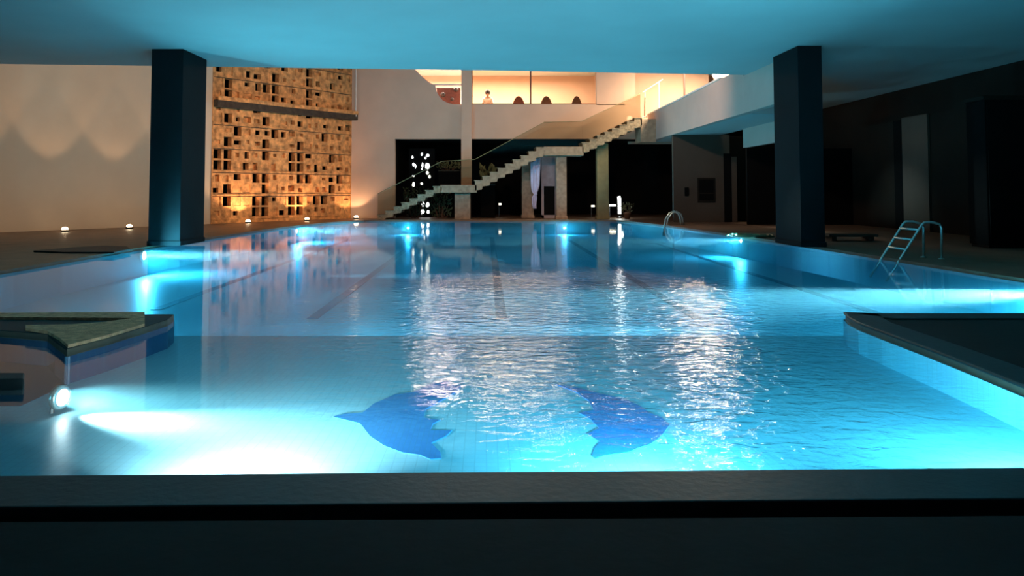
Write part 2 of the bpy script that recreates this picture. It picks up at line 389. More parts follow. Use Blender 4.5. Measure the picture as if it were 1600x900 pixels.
pool_lamp((6.97, 9.35, -.07), (-1, .0, 0), 150, 'lamp in the right pool side behind the right deck point', .06, beam=BEAM * 2)
q = atZ(96, 621, -.10)
pool_lamp((q.x, q.y, -.10), (.95, -.25, 0), 14, 'white lamp standing in the shallow basin beside the dark float', .05, (.85, 1, 1), .10, (1, -.28, -.05), 50, foot=SH)
for lx, pw, lab in ((-1.2, 62, 'left'), (.75, 75, 'middle'), (2.6, 60, 'right')):  # left and right lamps are unseen additions that brighten the shallow floor
    pool_lamp((lx, nearY(lx) + .02, -.06), (0, 1, 0), pw, lab + ' one of the lamps in the near pool side below the dark coping', .04, (.8, .97, 1) if lx < 0 else POOLC, sz=.07, spread=105 if lx < 0 else 140)
pool_lamp((-5.6, 4.0, -.10), (.8, .5, 0), 18, 'added lamp standing in the shallow basin beyond the left edge of the photo', .04, foot=SH)  # unseen lamp added to brighten the left of the shallow basin
pool_lamp((rx - .04, 3.45, -.10), (-1, .6, 0), 60, 'added lamp in the right side of the shallow basin by the near coping', .04)  # unseen lamp added to lift the light on the shallow floor
for lx, lab in ((-4.2, 'leftmost'), (-1.2, 'second from left'), (1.6, 'third from left'), (4.6, 'rightmost')):  # unseen riser lamps added to light the main floor and ceiling
    pool_lamp((lx, 7.50, -.35), (0, 1, 0), 16, lab + ' of the four added lamps in the riser of the underwater step', .06, spread=105)
for lx, lab in ((-3.0, 'left'), (3.0, 'right')):
    pool_lamp((lx, YF - .06, -.25), (0, -1, 0), 110, lab + ' one of two lamps in the far end wall of the pool', .05)
q2 = atY(648, 357, YF)

# ------------------------------------------------------------------ ceiling and pillars
e = [atZ(x, y, TOPZ) for x, y in ((-30, 99.5), (316, 104), (760, 110), (1213, 118))]
ceil_poly = [(-32, e[0].y), (e[0].x, e[0].y), (e[1].x, e[1].y), (e[2].x, e[2].y), (e[3].x, e[3].y), (8.45, e[3].y + .02), (8.45, 28.2), (13.2, 28.2), (13.2, -3), (-32, -3)]
st(MB().prism(ceil_poly, TOPZ, TOPZ + .35).build('ceiling', M['ceiling']))
def pillar(xa, xb, xc, yb, label, side):
    """xa..xb near face, xc far corner of the side face (pixels)"""
    Y0 = atZ((xa + xb) / 2, yb, DZ).y
    A, B = atZ(xa, yb, DZ), atZ(xb, yb, DZ); inner = B.x if side < 0 else A.x
    x0, x1 = A.x, B.x
    Y1 = Y0 + 1.35
    root = empty('pillar', ((x0 + x1) / 2, (Y0 + Y1) / 2, DZ), label, 'pillar')
    local(MB().box(x0, x1, Y0, Y1, DZ, TOPZ), root).build('shaft', M['pillar'], root, bevel=.01)
    local(MB().box(x0 - .02, x1 + .02, Y0 - .02, Y1 + .02, DZ, DZ + .1), root).build('plinth', M['pillar'], root, bevel=.01)
    return root
pillar(231, 281, 310, 384, 'dark square pillar at left, at the pool edge below the ceiling', -1)
pillar(1252, 1290, 1216, 386, 'dark square pillar at right, at the pool edge below the ceiling', 1)

# ------------------------------------------------------------------ courtyard walls
YW = 31.3                                     # far facade
def FP(x, y, Y=YW): p = atY(x, y, Y); return (p.x, p.z)
A = atZ(330, 350, DZ); B = Vector((atY(547, 342, YW).x, YW, DZ)); A.z = DZ
u = (B - A); u.z = 0; SL = u.length; u.normalize()
n_out = Vector((u.y, -u.x, 0))                # towards the pool
HT = 7.0
st(MB().obox(A, u, -16, 0, 0, .3, 0, HT).build('wall_left', M['side_wall']))
st(MB().obox(A, u, -.1, SL + .3, .9, 1.0, 0, HT).build('wall_left.001', M['black']))
# block screen
scr = empty('block_screen', A, 'tall sandstone block screen with rows of square holes, left of the stairs', 'screen')
COL, zb = 16, .28
hz = [(190,120),(440,90),(610,75),(610,110),(385,150),(440,157),(200,190),(440,215),(605,185),(605,230),(190,305),(380,325),(247,380),(433,395),(710,422),(187,432),(378,447),(550,460),
      (135,497),(183,500),(375,512),(505,522),(545,523),(710,532),(133,558),(180,560),(505,578),(545,580),(325,635),(370,637),(545,642),(597,645),(753,648),(177,690),(368,692),(708,693),
      (175,757),(322,758),(366,760),(500,760),(540,760),(663,758),(703,758),(322,815),(365,815),(500,815),(540,812)]
cw = SL / COL
lz = [atP(330, y, A, u).z for y in (343, 304, 267, 228, 192)]
ROW = (lz[4] - lz[0]) / 4; zb = lz[0]
nrow = int((HT - zb) / ROW)
holes = {}
for hx, hy in hz:
    p = atP(300 + hx / 3.333, 90 + hy / 3.333, A, u); l = (p - A).dot(u); r = (p.z - zb) / ROW
    holes[(max(0, min(COL - 1, int(l / cw))), int(r * 2))] = 1
mb = MB(); n_in = -n_out; rnd = random.Random(3)
def SP(l, z, d): q = A + u * l + n_in * d; return (q.x, q.y, z)
def ring(l0, l1, z0, z1, il0, il1, iz0, iz1, depth, back):
    o_ = [SP(l0, z0, 0), SP(l1, z0, 0), SP(l1, z1, 0), SP(l0, z1, 0)]
    i_ = [SP(il0, iz0, 0), SP(il1, iz0, 0), SP(il1, iz1, 0), SP(il0, iz1, 0)]
    d_ = [SP(il0, iz0, depth), SP(il1, iz0, depth), SP(il1, iz1, depth), SP(il0, iz1, depth)]
    f = [(k, (k + 1) % 4, 4 + (k + 1) % 4, 4 + k) for k in range(4)] + [(4 + k, 4 + (k + 1) % 4, 8 + (k + 1) % 4, 8 + k) for k in range(4)]
    if back: f.append((8, 9, 10, 11))
    mb.add(o_ + i_ + d_, f)
for r in range(nrow * 2):
    z0 = zb + r * ROW / 2; z1 = z0 + ROW / 2
    blank = z0 > 3.15 and False
    for c in range(COL):
        l0 = c * cw; l1 = l0 + cw
        g = .045
        top = ROW * .07 if r % 2 else .03; bot = .03 if r % 2 else ROW * .07
        if (c, r) in holes: ring(l0, l1, z0, z1, l0 + g, l1 - g, z0 + bot, z1 - top, .22, False)
        else:
            k = rnd.random()
            if k < .62:
                a1 = rnd.uniform(.03, .16); a2 = rnd.uniform(.03, .16); b1 = rnd.uniform(.05, .18); b2 = rnd.uniform(.06, .16)
                ring(l0, l1, z0, z1, l0 + a1, l1 - a2 if l1 - a2 > l0 + a1 + .03 else l0 + a1 + .05, z0 + b1, max(z1 - b2, z0 + b1 + .04), rnd.choice([.06, .12, .2]), rnd.random() > .4)
            else: ring(l0, l1, z0, z1, l0 + g, l1 - g, z0 + bot, z1 - top, rnd.choice([0, .015, .03]), True)
jl = MB()
for r in range(1, nrow + 1):
    z = zb + r * ROW - .045
    jl.add([SP(l, zz, d) for l in (0, SL) for d in (-.004, .01) for zz in (z - .012, z + .012)], [(0, 1, 3, 2), (4, 6, 7, 5), (0, 4, 5, 1), (2, 3, 7, 6), (0, 2, 6, 4), (1, 5, 7, 3)])
local(jl, scr).build('joints', M['ledge'], scr)
# horizontal shelf lines between the rows
for r in range(nrow + 1):
    z = zb + r * ROW; mb.obox(A, u, 0, SL, -.03 + .0, .0, z - .03, z + .03) if False else mb.add([SP(l, zz, d) for l in (0, SL) for d in (-.035, 0) for zz in (z - .025, z + .025)], [(0, 1, 3, 2), (4, 6, 7, 5), (0, 4, 5, 1), (2, 3, 7, 6), (0, 2, 6, 4), (1, 5, 7, 3)])
mb.add([SP(l, zz, d) for l in (0, SL) for d in (0, .22) for zz in (DZ, zb)], [(0, 1, 3, 2), (4, 6, 7, 5), (0, 4, 5, 1), (2, 3, 7, 6), (0, 2, 6, 4), (1, 5, 7, 3)])
for l0_, l1_ in ((-.03, .0), (SL, SL + .03)):
    mb.add([SP(l, zz, d) for l in (l0_, l1_) for d in (-.03, .3) for zz in (DZ, HT)], [(0, 1, 3, 2), (4, 6, 7, 5), (0, 4, 5, 1), (2, 3, 7, 6), (0, 2, 6, 4), (1, 5, 7, 3)])
local(mb, scr).build('blocks', M['screen'], scr)
zl = atP(330, 160, A, u).z
lg = MB().add([SP(l, zz, d) for l in (0, SL + .12) for d in (-.28, .1) for zz in (zl - .14, zl + .10)], [(0, 1, 3, 2), (4, 6, 7, 5), (0, 4, 5, 1), (2, 3, 7, 6), (0, 2, 6, 4), (1, 5, 7, 3)])
local(lg, scr).build('ledge', M['ledge'], scr)
lg = MB().add([SP(l, zz, d) for l in (0, SL + .12) for d in (-.31, -.27) for zz in (zl + .08, zl + .22)], [(0, 1, 3, 2), (4, 6, 7, 5), (0, 4, 5, 1), (2, 3, 7, 6), (0, 2, 6, 4), (1, 5, 7, 3)])
local(lg, scr).build('ledge_lip', M['screen'], scr)
# frame standing at the end of the ledge
pp = MB().tube([SP(SL + .02, zl, -.26), SP(SL + .02, HT - .2, -.26)], .03, 8).tube([SP(SL + .1, zl, .02), SP(SL + .1, HT - .2, .02)], .03, 8)
local(pp, scr).build('frame_post', M['white_paint'], scr)

# far facade: left wall with curved cut, band above the ground floor
lw = [FP(547, 347), FP(617, 343), FP(617, 217), FP(1003, 217), FP(1003, 163), FP(722, 163), FP(708, 163), FP(700, 161), FP(692, 157), FP(686, 150), FP(682, 142), FP(680, 133),
      FP(673, 130), FP(666, 125), FP(657, 117), FP(648, 108), FP(636, 95), FP(600, 80), FP(547, 60)]
lw[0] = (lw[0][0], DZ); lw[1] = (lw[1][0], DZ)
st(MB().prismY(lw, YW, YW + .3).build('wall_back', M['plaster']))
x0 = FP(932, 163)[0]; x1 = FP(993, 163)[0]
st(MB().box(x0, FP(976, 163)[0], YW, YW + .3, FP(932, 164)[1], HT).build('wall_back.001', M['plaster']))
st(MB().box(FP(976, 163)[0], x1 + .02, YW + .12, YW + .5, FP(932, 164)[1], HT).build('wall_back.002', M['plaster']))
# curved sill trim inside the cut
zs = FP(700, 132)[1]
st(MB().box(FP(678, 0)[0], FP(722, 0)[0], YW + .05, YW + .25, zs - .02, zs + .03).build('trim_5', M['white_paint']))
# column in front of facade
c0, c1 = FP(721, 0, YW - .15)[0], FP(737, 0, YW - .15)[0]
col = MB().box(c0, c1, YW - .15, YW + .2, FP(0, 297)[1], HT).build('column', M['plaster'])
tag(col, 'tall cream column rising past the upper windows, left of the middle', 'column')
cb = MB().box(FP(711, 0, 30.3)[0], FP(735, 0, 30.3)[0], 30.3, 30.9, DZ, FP(0, 302.5, 30.3)[1]).build('pier', M['concrete'], bevel=.01)
tag(cb, 'short raw concrete pier carrying the lower stair landing', 'pier')
# roof of the upper storey, its floor, back wall and side
UF = FP(0, 217)[1]
fl = UF + .35
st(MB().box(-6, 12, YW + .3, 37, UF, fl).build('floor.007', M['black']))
st(MB().box(-5.4, 9.4, YW + .3, 35.5, fl, fl + .01).build('floor.009', M['plaster']))
st(MB().box(-6, 13, 35.5, 35.7, fl, HT).build('wall_back.003', M['plaster']))
st(MB().box(-6, 13, YW + .0, 37, HT - .5, HT - .35).build('ceiling.001', M['ceiling']))
st(MB().box(-5.6, -5.4, YW + .3, 35.5, fl, HT).build('wall_left.002', M['plaster']))
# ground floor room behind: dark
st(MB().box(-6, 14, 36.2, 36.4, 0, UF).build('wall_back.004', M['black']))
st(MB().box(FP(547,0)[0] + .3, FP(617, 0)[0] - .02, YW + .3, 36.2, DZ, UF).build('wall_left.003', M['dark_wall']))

# glazing with slim mullions
def window(name, xa, xb, muls):
    w0, w1 = FP(xa, 0)[0], FP(xb, 0)[0]; z0 = FP(0, 163)[1]; z1 = HT - .5
    wf = MB().box(w0, w0 + .04, YW + .1, YW + .16, z0, z1).box(w1 - .04, w1, YW + .1, YW + .16, z0, z1).box(w0, w1, YW + .1, YW + .16, z0, z0 + .04)
    for mx_ in muls: c = FP(mx_, 0)[0]; wf.box(c - .03, c + .03, YW + .1, YW + .16, z0, z1)
    f_ = st(wf.build(name, M['maroon']))
    g = MB().box(w0, w1, YW + .125, YW + .135, z0, z1).build('pane', M['glass'], f_)
window('window_1', 737, 932, [829])

# right balcony facade, soffit and upper room
XB = 6.65
k0 = atX(1213, 165, XB); k1 = atX(1005, 222, XB); zsb = (k0.z + k1.z) / 2
ptop = [atX(1005, 184, XB), atX(1062, 156, XB), atX(1125, 124, XB)]
bal = [(k0.y - 1, zsb), (YW + .3, zsb), (YW + .3, ptop[0].z), (ptop[0].y, ptop[0].z), (ptop[1].y, ptop[1].z), (ptop[2].y, ptop[2].z), (e[3].y + .1, ptop[2].z + .02), (e[3].y + .1, TOPZ), (k0.y - 1, TOPZ)]
mbb = MB(); n = len(bal)
mbb.add([(XB, y, z) for y, z in bal] + [(XB + .2, y, z) for y, z in bal], [tuple(range(n)), tuple(range(n, 2 * n))[::-1]] + [(i, (i + 1) % n, n + (i + 1) % n, n + i) for i in range(n)])
st(mbb.build('wall_right', M['plaster_grey']))
st(MB().box(XB + .2, 8.45, 20.0, YW + .3, zsb, zsb + .2).build('ceiling.002', M['ceiling']))
st(MB().box(8.45, 12.3, 28.2, YW + .3, zsb, zsb + .2).build('ceiling.003', M['ceiling']))
st(MB().box(XB + .2, 13, YW + .3, 36.4, zsb + .2, zsb + .25).build('floor.008', M['mid_wall']))
# coping and red-brown rail on the sloping parapet
c1_ = MB()
for aa, bb in zip(ptop[:-1], ptop[1:]):
    dz = bb.z - aa.z
    c1_.add([(x, y, z + h) for (y, z) in ((aa.y, aa.z), (bb.y, bb.z)) for x in (XB - .04, XB + .26) for h in (0, .05)], [(0, 1, 3, 2), (4, 6, 7, 5), (0, 4, 5, 1), (2, 3, 7, 6), (0, 2, 6, 4), (1, 5, 7, 3)])
st(c1_.build('trim_6', M['white_paint']))
# upper right room walls
st(MB().box(9.4, 9.6, 19.9, YW + .3, TOPZ + .02, HT).build('wall_right.001', M['plaster']))
st(MB().box(XB, 9.6, 19.9, 36, HT - .5, HT - .35).build('ceiling.004', M['ceiling']))
st(MB().box(x1 + .02, 9.6, 33.0, 33.2, zsb, HT).build('wall_back.005', M['plaster']))
# lintel beam at the passage
l0 = atX(1161, 205, 8.35); l1 = atX(1161, 231, 8.35)
st(MB().box(8.35, 8.45, 21.0, l0.y, l1.z, zsb + .01).build('trim_7', M['plaster_grey']))
# far right frontal wall with doors
YR = 27.6
wr0 = atY(1053, 340, YR).x
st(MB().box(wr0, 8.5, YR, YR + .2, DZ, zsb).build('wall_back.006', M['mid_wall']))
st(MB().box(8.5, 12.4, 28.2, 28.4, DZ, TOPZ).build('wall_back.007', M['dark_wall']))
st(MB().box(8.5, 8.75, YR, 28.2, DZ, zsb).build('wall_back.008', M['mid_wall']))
d0, d1 = atY(1127, 0, YR).x, atY(1139, 0, YR).x
def pz(y, Y): return atY(760, y, Y).z
st(MB().box(d0, d1, YR - .02, YR + .02, DZ, pz(240, YR)).build('door_1', M['black']))
st(MB().box(d1, d1 + .18, YR - .04, YR + .02, DZ, pz(245, YR)).build('trim_8', M['mid_wall']))
YD = 25.6
st(MB().box(atY(1163, 0, YD).x, 12.2, YD, YD + .1, DZ, pz(232, YD)).build('door_2', M['black']))
# notice board and box on that wall
nb = empty('notice_board', (atY(1099, 0, YR).x, YR, pz(297, YR)), 'dark framed board on the brown wall at right, near the passage', 'board')
X0, X1 = atY(1086, 0, YR).x, atY(1113, 0, YR).x
local(MB().box(X0, X1, YR - .05, YR, pz(316, YR), pz(278, YR)), nb).build('frame', M['dark_wall'], nb, bevel=.01)
local(MB().box(X0 + .06, X1 - .06, YR - .055, YR - .02, pz(313, YR), pz(281, YR)), nb).build('panel', M['black'], nb)
local(MB().box(X0 + .06, X1 - .06, YR - .06, YR - .05, pz(303, YR), pz(301, YR)), nb).build('rail', M['dark_wall'], nb)
sb = MB().box(atY(1066, 0, YR).x, atY(1072, 0, YR).x, YR - .06, YR, pz(306, YR), pz(293, YR)).build('switch_box', M['black'], bevel=.01)
tag(sb, 'small dark switch box on the wall left of the board', 'switch box')
# right wall
XR = 12.2
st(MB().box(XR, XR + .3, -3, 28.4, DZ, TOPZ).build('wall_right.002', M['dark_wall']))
g0, g1, g2 = atX(1393, 0, XR).y, atX(1407, 0, XR).y, atX(1447, 0, XR).y
zt = atX(1400, 189, XR).z
st(MB().box(XR - .04, XR + .01, g1, g0, DZ, zt).build('door_3', M['black']))
st(MB().box(XR - .06, XR + .01, g2, g1, DZ, zt + .05).build('trim_9', M['mid_wall']))
# dark cabinet standing by the wall at the right edge
ca = atZ(1545, 388, DZ); cb_ = atZ(1612, 388, DZ)
cab = empty('tall_cabinet', ((ca.x + cb_.x) / 2, ca.y, DZ), 'tall black cabinet standing against the dark wall at the right edge', 'cabinet')
zt2 = atY(1560, 156, ca.y).z
local(MB().box(ca.x, cb_.x + .3, ca.y, ca.y + .6, DZ + .06, zt2), cab).build('body', M['black'], cab, bevel=.01)
local(MB().box(ca.x - .06, cb_.x + .36, ca.y - .05, ca.y + .65, zt2, zt2 + .08), cab).build('cornice', M['dark_wall'], cab, bevel=.01)
local(MB().box(ca.x + .04, ca.x + .44, ca.y - .02, ca.y, DZ + .12, zt2 - .06), cab).build('door', M['black'], cab)
local(MB().box(ca.x + .03, cb_.x + .27, ca.y + .03, ca.y + .57, DZ, DZ + .06), cab).build('plinth', M['dark_wall'], cab)
# low bench
ba, bb_ = atZ(1296, 377, DZ), atZ(1373, 377, DZ)
bn = empty('low_bench', ((ba.x + bb_.x) / 2, ba.y, DZ), 'low brown bench on the deck right of the right dark pillar', 'bench')
zt3 = atY(1330, 366, ba.y).z
local(MB().box(ba.x, bb_.x, ba.y, ba.y + .45, zt3 - .06, zt3), bn).build('seat', M['mid_wall'], bn, bevel=.01)
for s in (0, 1):
    xx = ba.x + .08 if s == 0 else bb_.x - .18
    local(MB().box(xx, xx + .1, ba.y + .04, ba.y + .41, DZ, zt3 - .06), bn).build('leg', M['mid_wall'], bn)

# ------------------------------------------------------------------ stairs
YS0, YS1 = 30.05, 31.15
def SPt(x, y, Y=YS0): p = atY(x, y, Y); return Vector((p.x, 0, p.z))
stairs = empty('staircase', (SPt(590, 343).x, (YS0 + YS1) / 2, DZ), 'stone staircase with two landings climbing right along the far wall to the balcony', 'staircase')
def flight(pa, pb, n, thick, name, m=None, ya=YS0, yb=YS1):
    a_, b_ = SPt(*pa), SPt(*pb); poly = []; dx = (b_.x - a_.x) / n; dz = (b_.z - a_.z) / n
    for i in range(n):
        poly += [(a_.x + i * dx, a_.z + (i) * dz), (a_.x + i * dx, a_.z + (i + 1) * dz)]
    poly += [(b_.x, b_.z)]
    low = []
    for i in range(n, -1, -1):
        low += [(a_.x + i * dx, max(DZ - .0, a_.z + i * dz - thick + .0))]
        if i > 0: low += [(a_.x + i * dx - dx * .1, max(DZ, a_.z + (i) * dz - thick - dz * .75))]
    o = MB().prismY(poly + low, ya, yb)
    local(o, stairs).build(name, m or M['stair'], stairs)
    tr = MB()
    for i in range(n):
        tr.box(a_.x + i * dx - .03, a_.x + (i + 1) * dx, ya - .02, yb, a_.z + (i + 1) * dz, a_.z + (i + 1) * dz + .03)
    local(tr, stairs).build('treads', M['stair_rough'], stairs)
flight((590, 343), (690, 292), 8, .10, 'lower_flight', M['stair_rough'])
a_, b_ = SPt(688, 289), SPt(745, 301)
local(MB().box(a_.x, b_.x, YS0, YS1, b_.z, a_.z), stairs).build('lower_landing', M['stair'], stairs, bevel=.01)
flight((742, 289), (850, 231), 9, .22, 'middle_flight')
a_, b_ = SPt(850, 229), SPt(912, 243)
local(MB().box(a_.x, b_.x, YS0, YS1, b_.z, a_.z), stairs).build('upper_landing', M['stair'], stairs, bevel=.01)
flight((910, 229), (1003, 185), 8, .24, 'top_flight', M['stair_rough'])
a_, b_ = SPt(1001, 186), SPt(1010, 222)
local(MB().box(a_.x, XB, YS0, YS1, b_.z, a_.z), stairs).build('top_landing', M['stair'], stairs)
# glass balustrade along the stairs (front side)
bl = [((590, 343), (690, 292)), ((690, 291), (742, 289)), ((742, 289), (850, 231)), ((850, 229), (910, 229)), ((910, 229), (1001, 186))]
for (pa, pb) in bl:
    a_, b_ = SPt(*pa), SPt(*pb); h = .98
    g = MB().add([(a_.x, y, z) for y in (YS0 + .02, YS0 + .035) for z in (a_.z + .03, a_.z + h)] + [(b_.x, y, z) for y in (YS0 + .02, YS0 + .035) for z in (b_.z + .03, b_.z + h)],
                 [(0, 1, 3, 2), (4, 6, 7, 5), (0, 4, 5, 1), (2, 3, 7, 6), (0, 2, 6, 4), (1, 5, 7, 3)])
    gl = local(g, stairs).build('glass_panel', M['glass'], stairs)
rl = MB().tube([(SPt(x, y).x, YS0 + .028, SPt(x, y).z + 1.0) for x, y in ((590, 343), (690, 292), (742, 289), (850, 231), (910, 229), (1001, 186))], .013, 8)
local(rl, stairs).build('handrail', M['olive'], stairs, True)

# ------------------------------------------------------------------ ground floor columns and things under the stairs
def column(xa, xb, ya, yb, Y, dep, m, label, name='column'):
    root = empty(name, (atY((xa + xb) / 2, 0, Y).x, Y + dep / 2, DZ), label, 'column')
    X0, X1 = atY(xa, 0, Y).x, atY(xb, 0, Y).x; zt = pz(ya, Y)
    local(MB().box(X0, X1, Y, Y + dep, DZ, zt), root).build('shaft', m, root, bevel=.015)
    local(MB().box(X0 - .03, X1 + .03, Y - .03, Y + dep + .03, DZ, DZ + .12), root).build('base', m, root, bevel=.01)
    return root
column(868, 884, 244, 345, 30.3, .4, M['concrete'], 'square brown column under the upper stair landing')
column(815, 833, 250, 338, 31.6, .4, M['concrete'], 'grey stained column left of the hanging curtain')
column(931, 949, 224, 342, 30.6, .35, M['olive'], 'olive column under the top stair flight, right of the brown one')
# curtain
ct = empty('curtain', (atY(837, 0, 31.2).x, 31.2, pz(250, 31.2)), 'lilac white curtain knotted below the middle, under the stairs', 'curtain')
prof = [(243, 829, 845), (270, 829, 844), (290, 829.5, 843), (299, 831, 840), (304, 834, 838), (308, 831, 839), (318, 831, 838), (326, 833, 838)]
v = []; f = []; NS = 14
for i, (yy, xa, xb) in enumerate(prof):
    for k in range(NS + 1):
        t = k / NS; x = xa + (xb - xa) * t; p = atY(x, yy, 31.2); v.append(Vector((p.x, 31.2 + .035 * math.sin(t * 20), p.z)))
for i in range(len(prof) - 1):
    for k in range(NS): q_ = i * (NS + 1) + k; f.append((q_, q_ + 1, q_ + NS + 2, q_ + NS + 1))
cm = MB(); cm.v = v; cm.f = f
co = local(cm, ct).build('cloth', M['curtain'], ct, True); so = co.modifiers.new('s', 'SOLIDIFY'); so.thickness = .012
local(MB().lathe([(.02, -.07), (.07, -.03), (.075, .02), (.03, .07)], (atY(836, 0, 31.2).x, 31.2, pz(303, 31.2))), ct).build('knot', M['curtain'], ct, True)
# glazed door with mauve upper panel
kd = empty('glazed_door', (atY(857, 0, 31.4).x, 31.4, DZ), 'mauve framed door with a boarded top and dark glass under the stairs', 'door')
XA, XB_ = atY(845, 0, 31.4).x, atY(868, 0, 31.4).x
local(MB().box(XA, XA + .1, 31.4, 31.5, DZ, pz(245, 31.4)).box(XB_ - .06, XB_, 31.4, 31.5, DZ, pz(245, 31.4)).box(XA, XB_, 31.4, 31.5, DZ, pz(336, 31.4)), kd).build('frame', M['mauve'], kd)
local(MB().box(XA + .1, XB_ - .06, 31.43, 31.47, pz(291, 31.4), pz(245, 31.4)), kd).build('upper_panel', M['mauve'], kd)
local(MB().box(XA + .1, XB_ - .06, 31.44, 31.45, pz(336, 31.4), pz(291, 31.4)), kd).build('glass', M['black'], kd)
# white tube light and small leds in the dark room
tl = empty('tube_lamp', (atY(965.5, 0, 31.6).x, 31.6, pz(336, 31.6)), 'upright white tube lamp on the dark floor right of the olive column', 'lamp')
tx = atY(965.5, 0, 31.6).x
local(MB().tube([(tx, 31.6, pz(334, 31.6)), (tx - .01, 31.6, pz(310, 31.6)), (tx - .03, 31.6, pz(307, 31.6))], .065, 10), tl).build('tube', M['lamp_white'], tl, True)
local(MB().lathe([(.1, 0), (.1, .05), (.05, .08)], (tx, 31.6, DZ)), tl).build('base', M['dark_metal'], tl)
point((tx, 31.3, .6), 6, (.9, 1, .95), .1, 'tube_light')
for (x0_, x1_, y_, Y, lab) in ((922, 927, 322, 32.5, 'short glowing strip light left of the olive column'), (950, 960, 321, 32.5, 'longer glowing strip light right of the olive column'),
                               (779, 783, 319, 33, 'small square glowing light in the dark room under the stairs')):
    r_ = empty('strip_lamp', (atY(x0_, 0, Y).x, Y, pz(y_, Y)), lab, 'lamp')
    local(MB().box(atY(x0_, 0, Y).x, atY(x1_, 0, Y).x, Y, Y + .03, pz(y_ + 1.2, Y), pz(y_ - 1.2, Y)), r_).build('diffuser', M['led'], r_)
    local(MB().box(atY(x0_, 0, Y).x - .01, atY(x1_, 0, Y).x + .01, Y + .03, Y + .06, pz(y_ + 1.6, Y), pz(y_ - 1.6, Y)), r_).build('housing', M['dark_metal'], r_)
    local(MB().box(atY(x0_, 0, Y).x, atY(x0_, 0, Y).x + .03, Y + .06, Y + .1, DZ, pz(y_, Y)), r_).build('post', M['dark_metal'], r_)
# black panel with glowing patches added for window light seen through foliage
YP = 32.6
ps = empty('window_glow_panel', (atY(658, 0, YP).x, YP, DZ), 'dark panel with glowing patches standing for a bright window seen through foliage, behind the lower stair flight', 'screen')
local(MB().box(atY(640, 0, YP).x, atY(680, 0, YP).x, YP + .02, YP + .08, DZ, pz(232, YP)), ps).build('panel', M['black'], ps)
def blobp(cx, cy, rx_, ry_, k=9):
    c = atY(cx, cy, YP); rr = YP / F; rn = random.Random(int(cx * 7 + cy))
    pts = []
    for i in range(k):
        t = 2 * math.pi * i / k; j = rn.uniform(.75, 1.15); pts.append((c.x + rx_ * rr * j * math.cos(t), c.z + ry_ * rr * j * math.sin(t)))
    return MB().prismY(pts, YP - .01, YP + .02)
for b4 in ((644.5, 245.5, 1.7, 1.9), (659, 241, 1.6, 2.3), (668, 243, 2.8, 2.8), (664.5, 247, 1.3, 2), (646, 257, 1.6, 3), (649, 260, 1, 4), (660, 258, 1.3, 4), (659.5, 264, 1, 1.6),
           (668, 260, 3.6, 5.8), (667.5, 270, 2.4, 3), (671, 276, 2, 3), (646, 275, 2.2, 1.2), (646, 288.5, 2, 3.8), (659, 287, 2, 2), (668, 300.5, 2.8, 4), (660.5, 319, 2.6, 4), (668, 320, 2.8, 4),
           (660.5, 331, 3, 3.6), (669, 331, 2.5, 3), (663, 311, 1.2, 3)):
    local(blobp(*b4), ps).build('glow_patch', M['glow'], ps)

# plants
def leafy(name, base, spread, height, nl, m, label, seed, size=.16, up=.6):
    root = empty(name, base, label, 'plant'); rn = random.Random(seed); mb = MB(); sm = MB()
    for i in range(nl):
        x = rn.uniform(-spread, spread); y = rn.uniform(-.15, .15); z = rn.uniform(.05, height)
        if i % 8 == 0: sm.tube([(x * .3, y * .3, 0), (x * .7, y, z * .6), (x, y, z)], .008, 5, .004)
        d = Vector((rn.uniform(-1, 1), rn.uniform(-.7, .7), rn.uniform(-.2, 1) + up)).normalized(); s = size * rn.uniform(.6, 1.4)
        sd = d.orthogonal().normalized() * s * .22; c = Vector((x, y, z)); bow = Vector((0, 0, -.12 * s))
        nn = d.cross(sd).normalized() * .006
        mb.add([c, c + d * s * .45 + sd, c + d * s + bow, c + d * s * .45 - sd, c + d * s * .45 + nn * 2], [(0, 1, 4), (1, 2, 4), (2, 3, 4), (3, 0, 4), (0, 3, 2, 1)])
    mb.build('foliage', m, root); sm.build('stem', M['pot'], root)
    return root
def gp(x, y, Y): p = atY(x, y, Y); return (p.x, Y, p.z)
def planter(x, w_, yy, Y, label):
    X = atY(x, 0, Y).x; zt_ = pz(yy, Y); root = empty('planter', (X, Y, DZ), label, 'planter'); h = zt_ - DZ
    MB().box(-w_, w_, -.16, .16, 0, h).build('box', M['black'], root, bevel=.01)
    MB().box(-w_ - .015, w_ + .015, -.175, .175, h - .04, h).build('rim', M['rubber'], root)
    return (X, Y, zt_)
leafy('leafy_plant', (atY(650, 0, 31.6).x, 31.65, DZ), .48, 1.2, 200, M['leaf'], 'dark leafy shrub in front of the glowing panel, under the lower stair flight', 1)
leafy('leafy_plant', (atY(690, 0, 31.6).x, 31.6, DZ), .42, 1.0, 150, M['leaf'], 'dark leafy shrub between the lower flight and the concrete pier', 2)
leafy('trailing_plant', planter(702, .42, 266, 32.15, 'long dark planter behind the glass above the lower landing'), .5, .3, 110, M['leaf_pale'], 'pale trailing plant behind the glass above the lower landing', 3, .13)
leafy('upright_plant', planter(762, .3, 288, 32.0, 'dark planter behind the middle stair flight'), .33, .62, 60, M['leaf_pale'], 'broad-leaved plant behind the glass of the middle stair flight', 4, .32, 1.2)
leafy('upright_plant', planter(762, .15, 322, 32.9, 'low dark planter in the dark room under the stairs'), .2, .45, 30, M['leaf_pale'], 'faint plant in the dark room below the middle stair flight', 6, .2, .8)
pt = empty('potted_shrub', (atY(977, 0, 31.0).x, 31.0, DZ), 'small potted shrub right of the white tube lamp', 'plant')
MB().lathe([(.10, 0), (.14, .2), (.16, .22), (.15, .24), (.12, .22)], (0, 0, 0)).build('pot', M['pot'], pt, True)
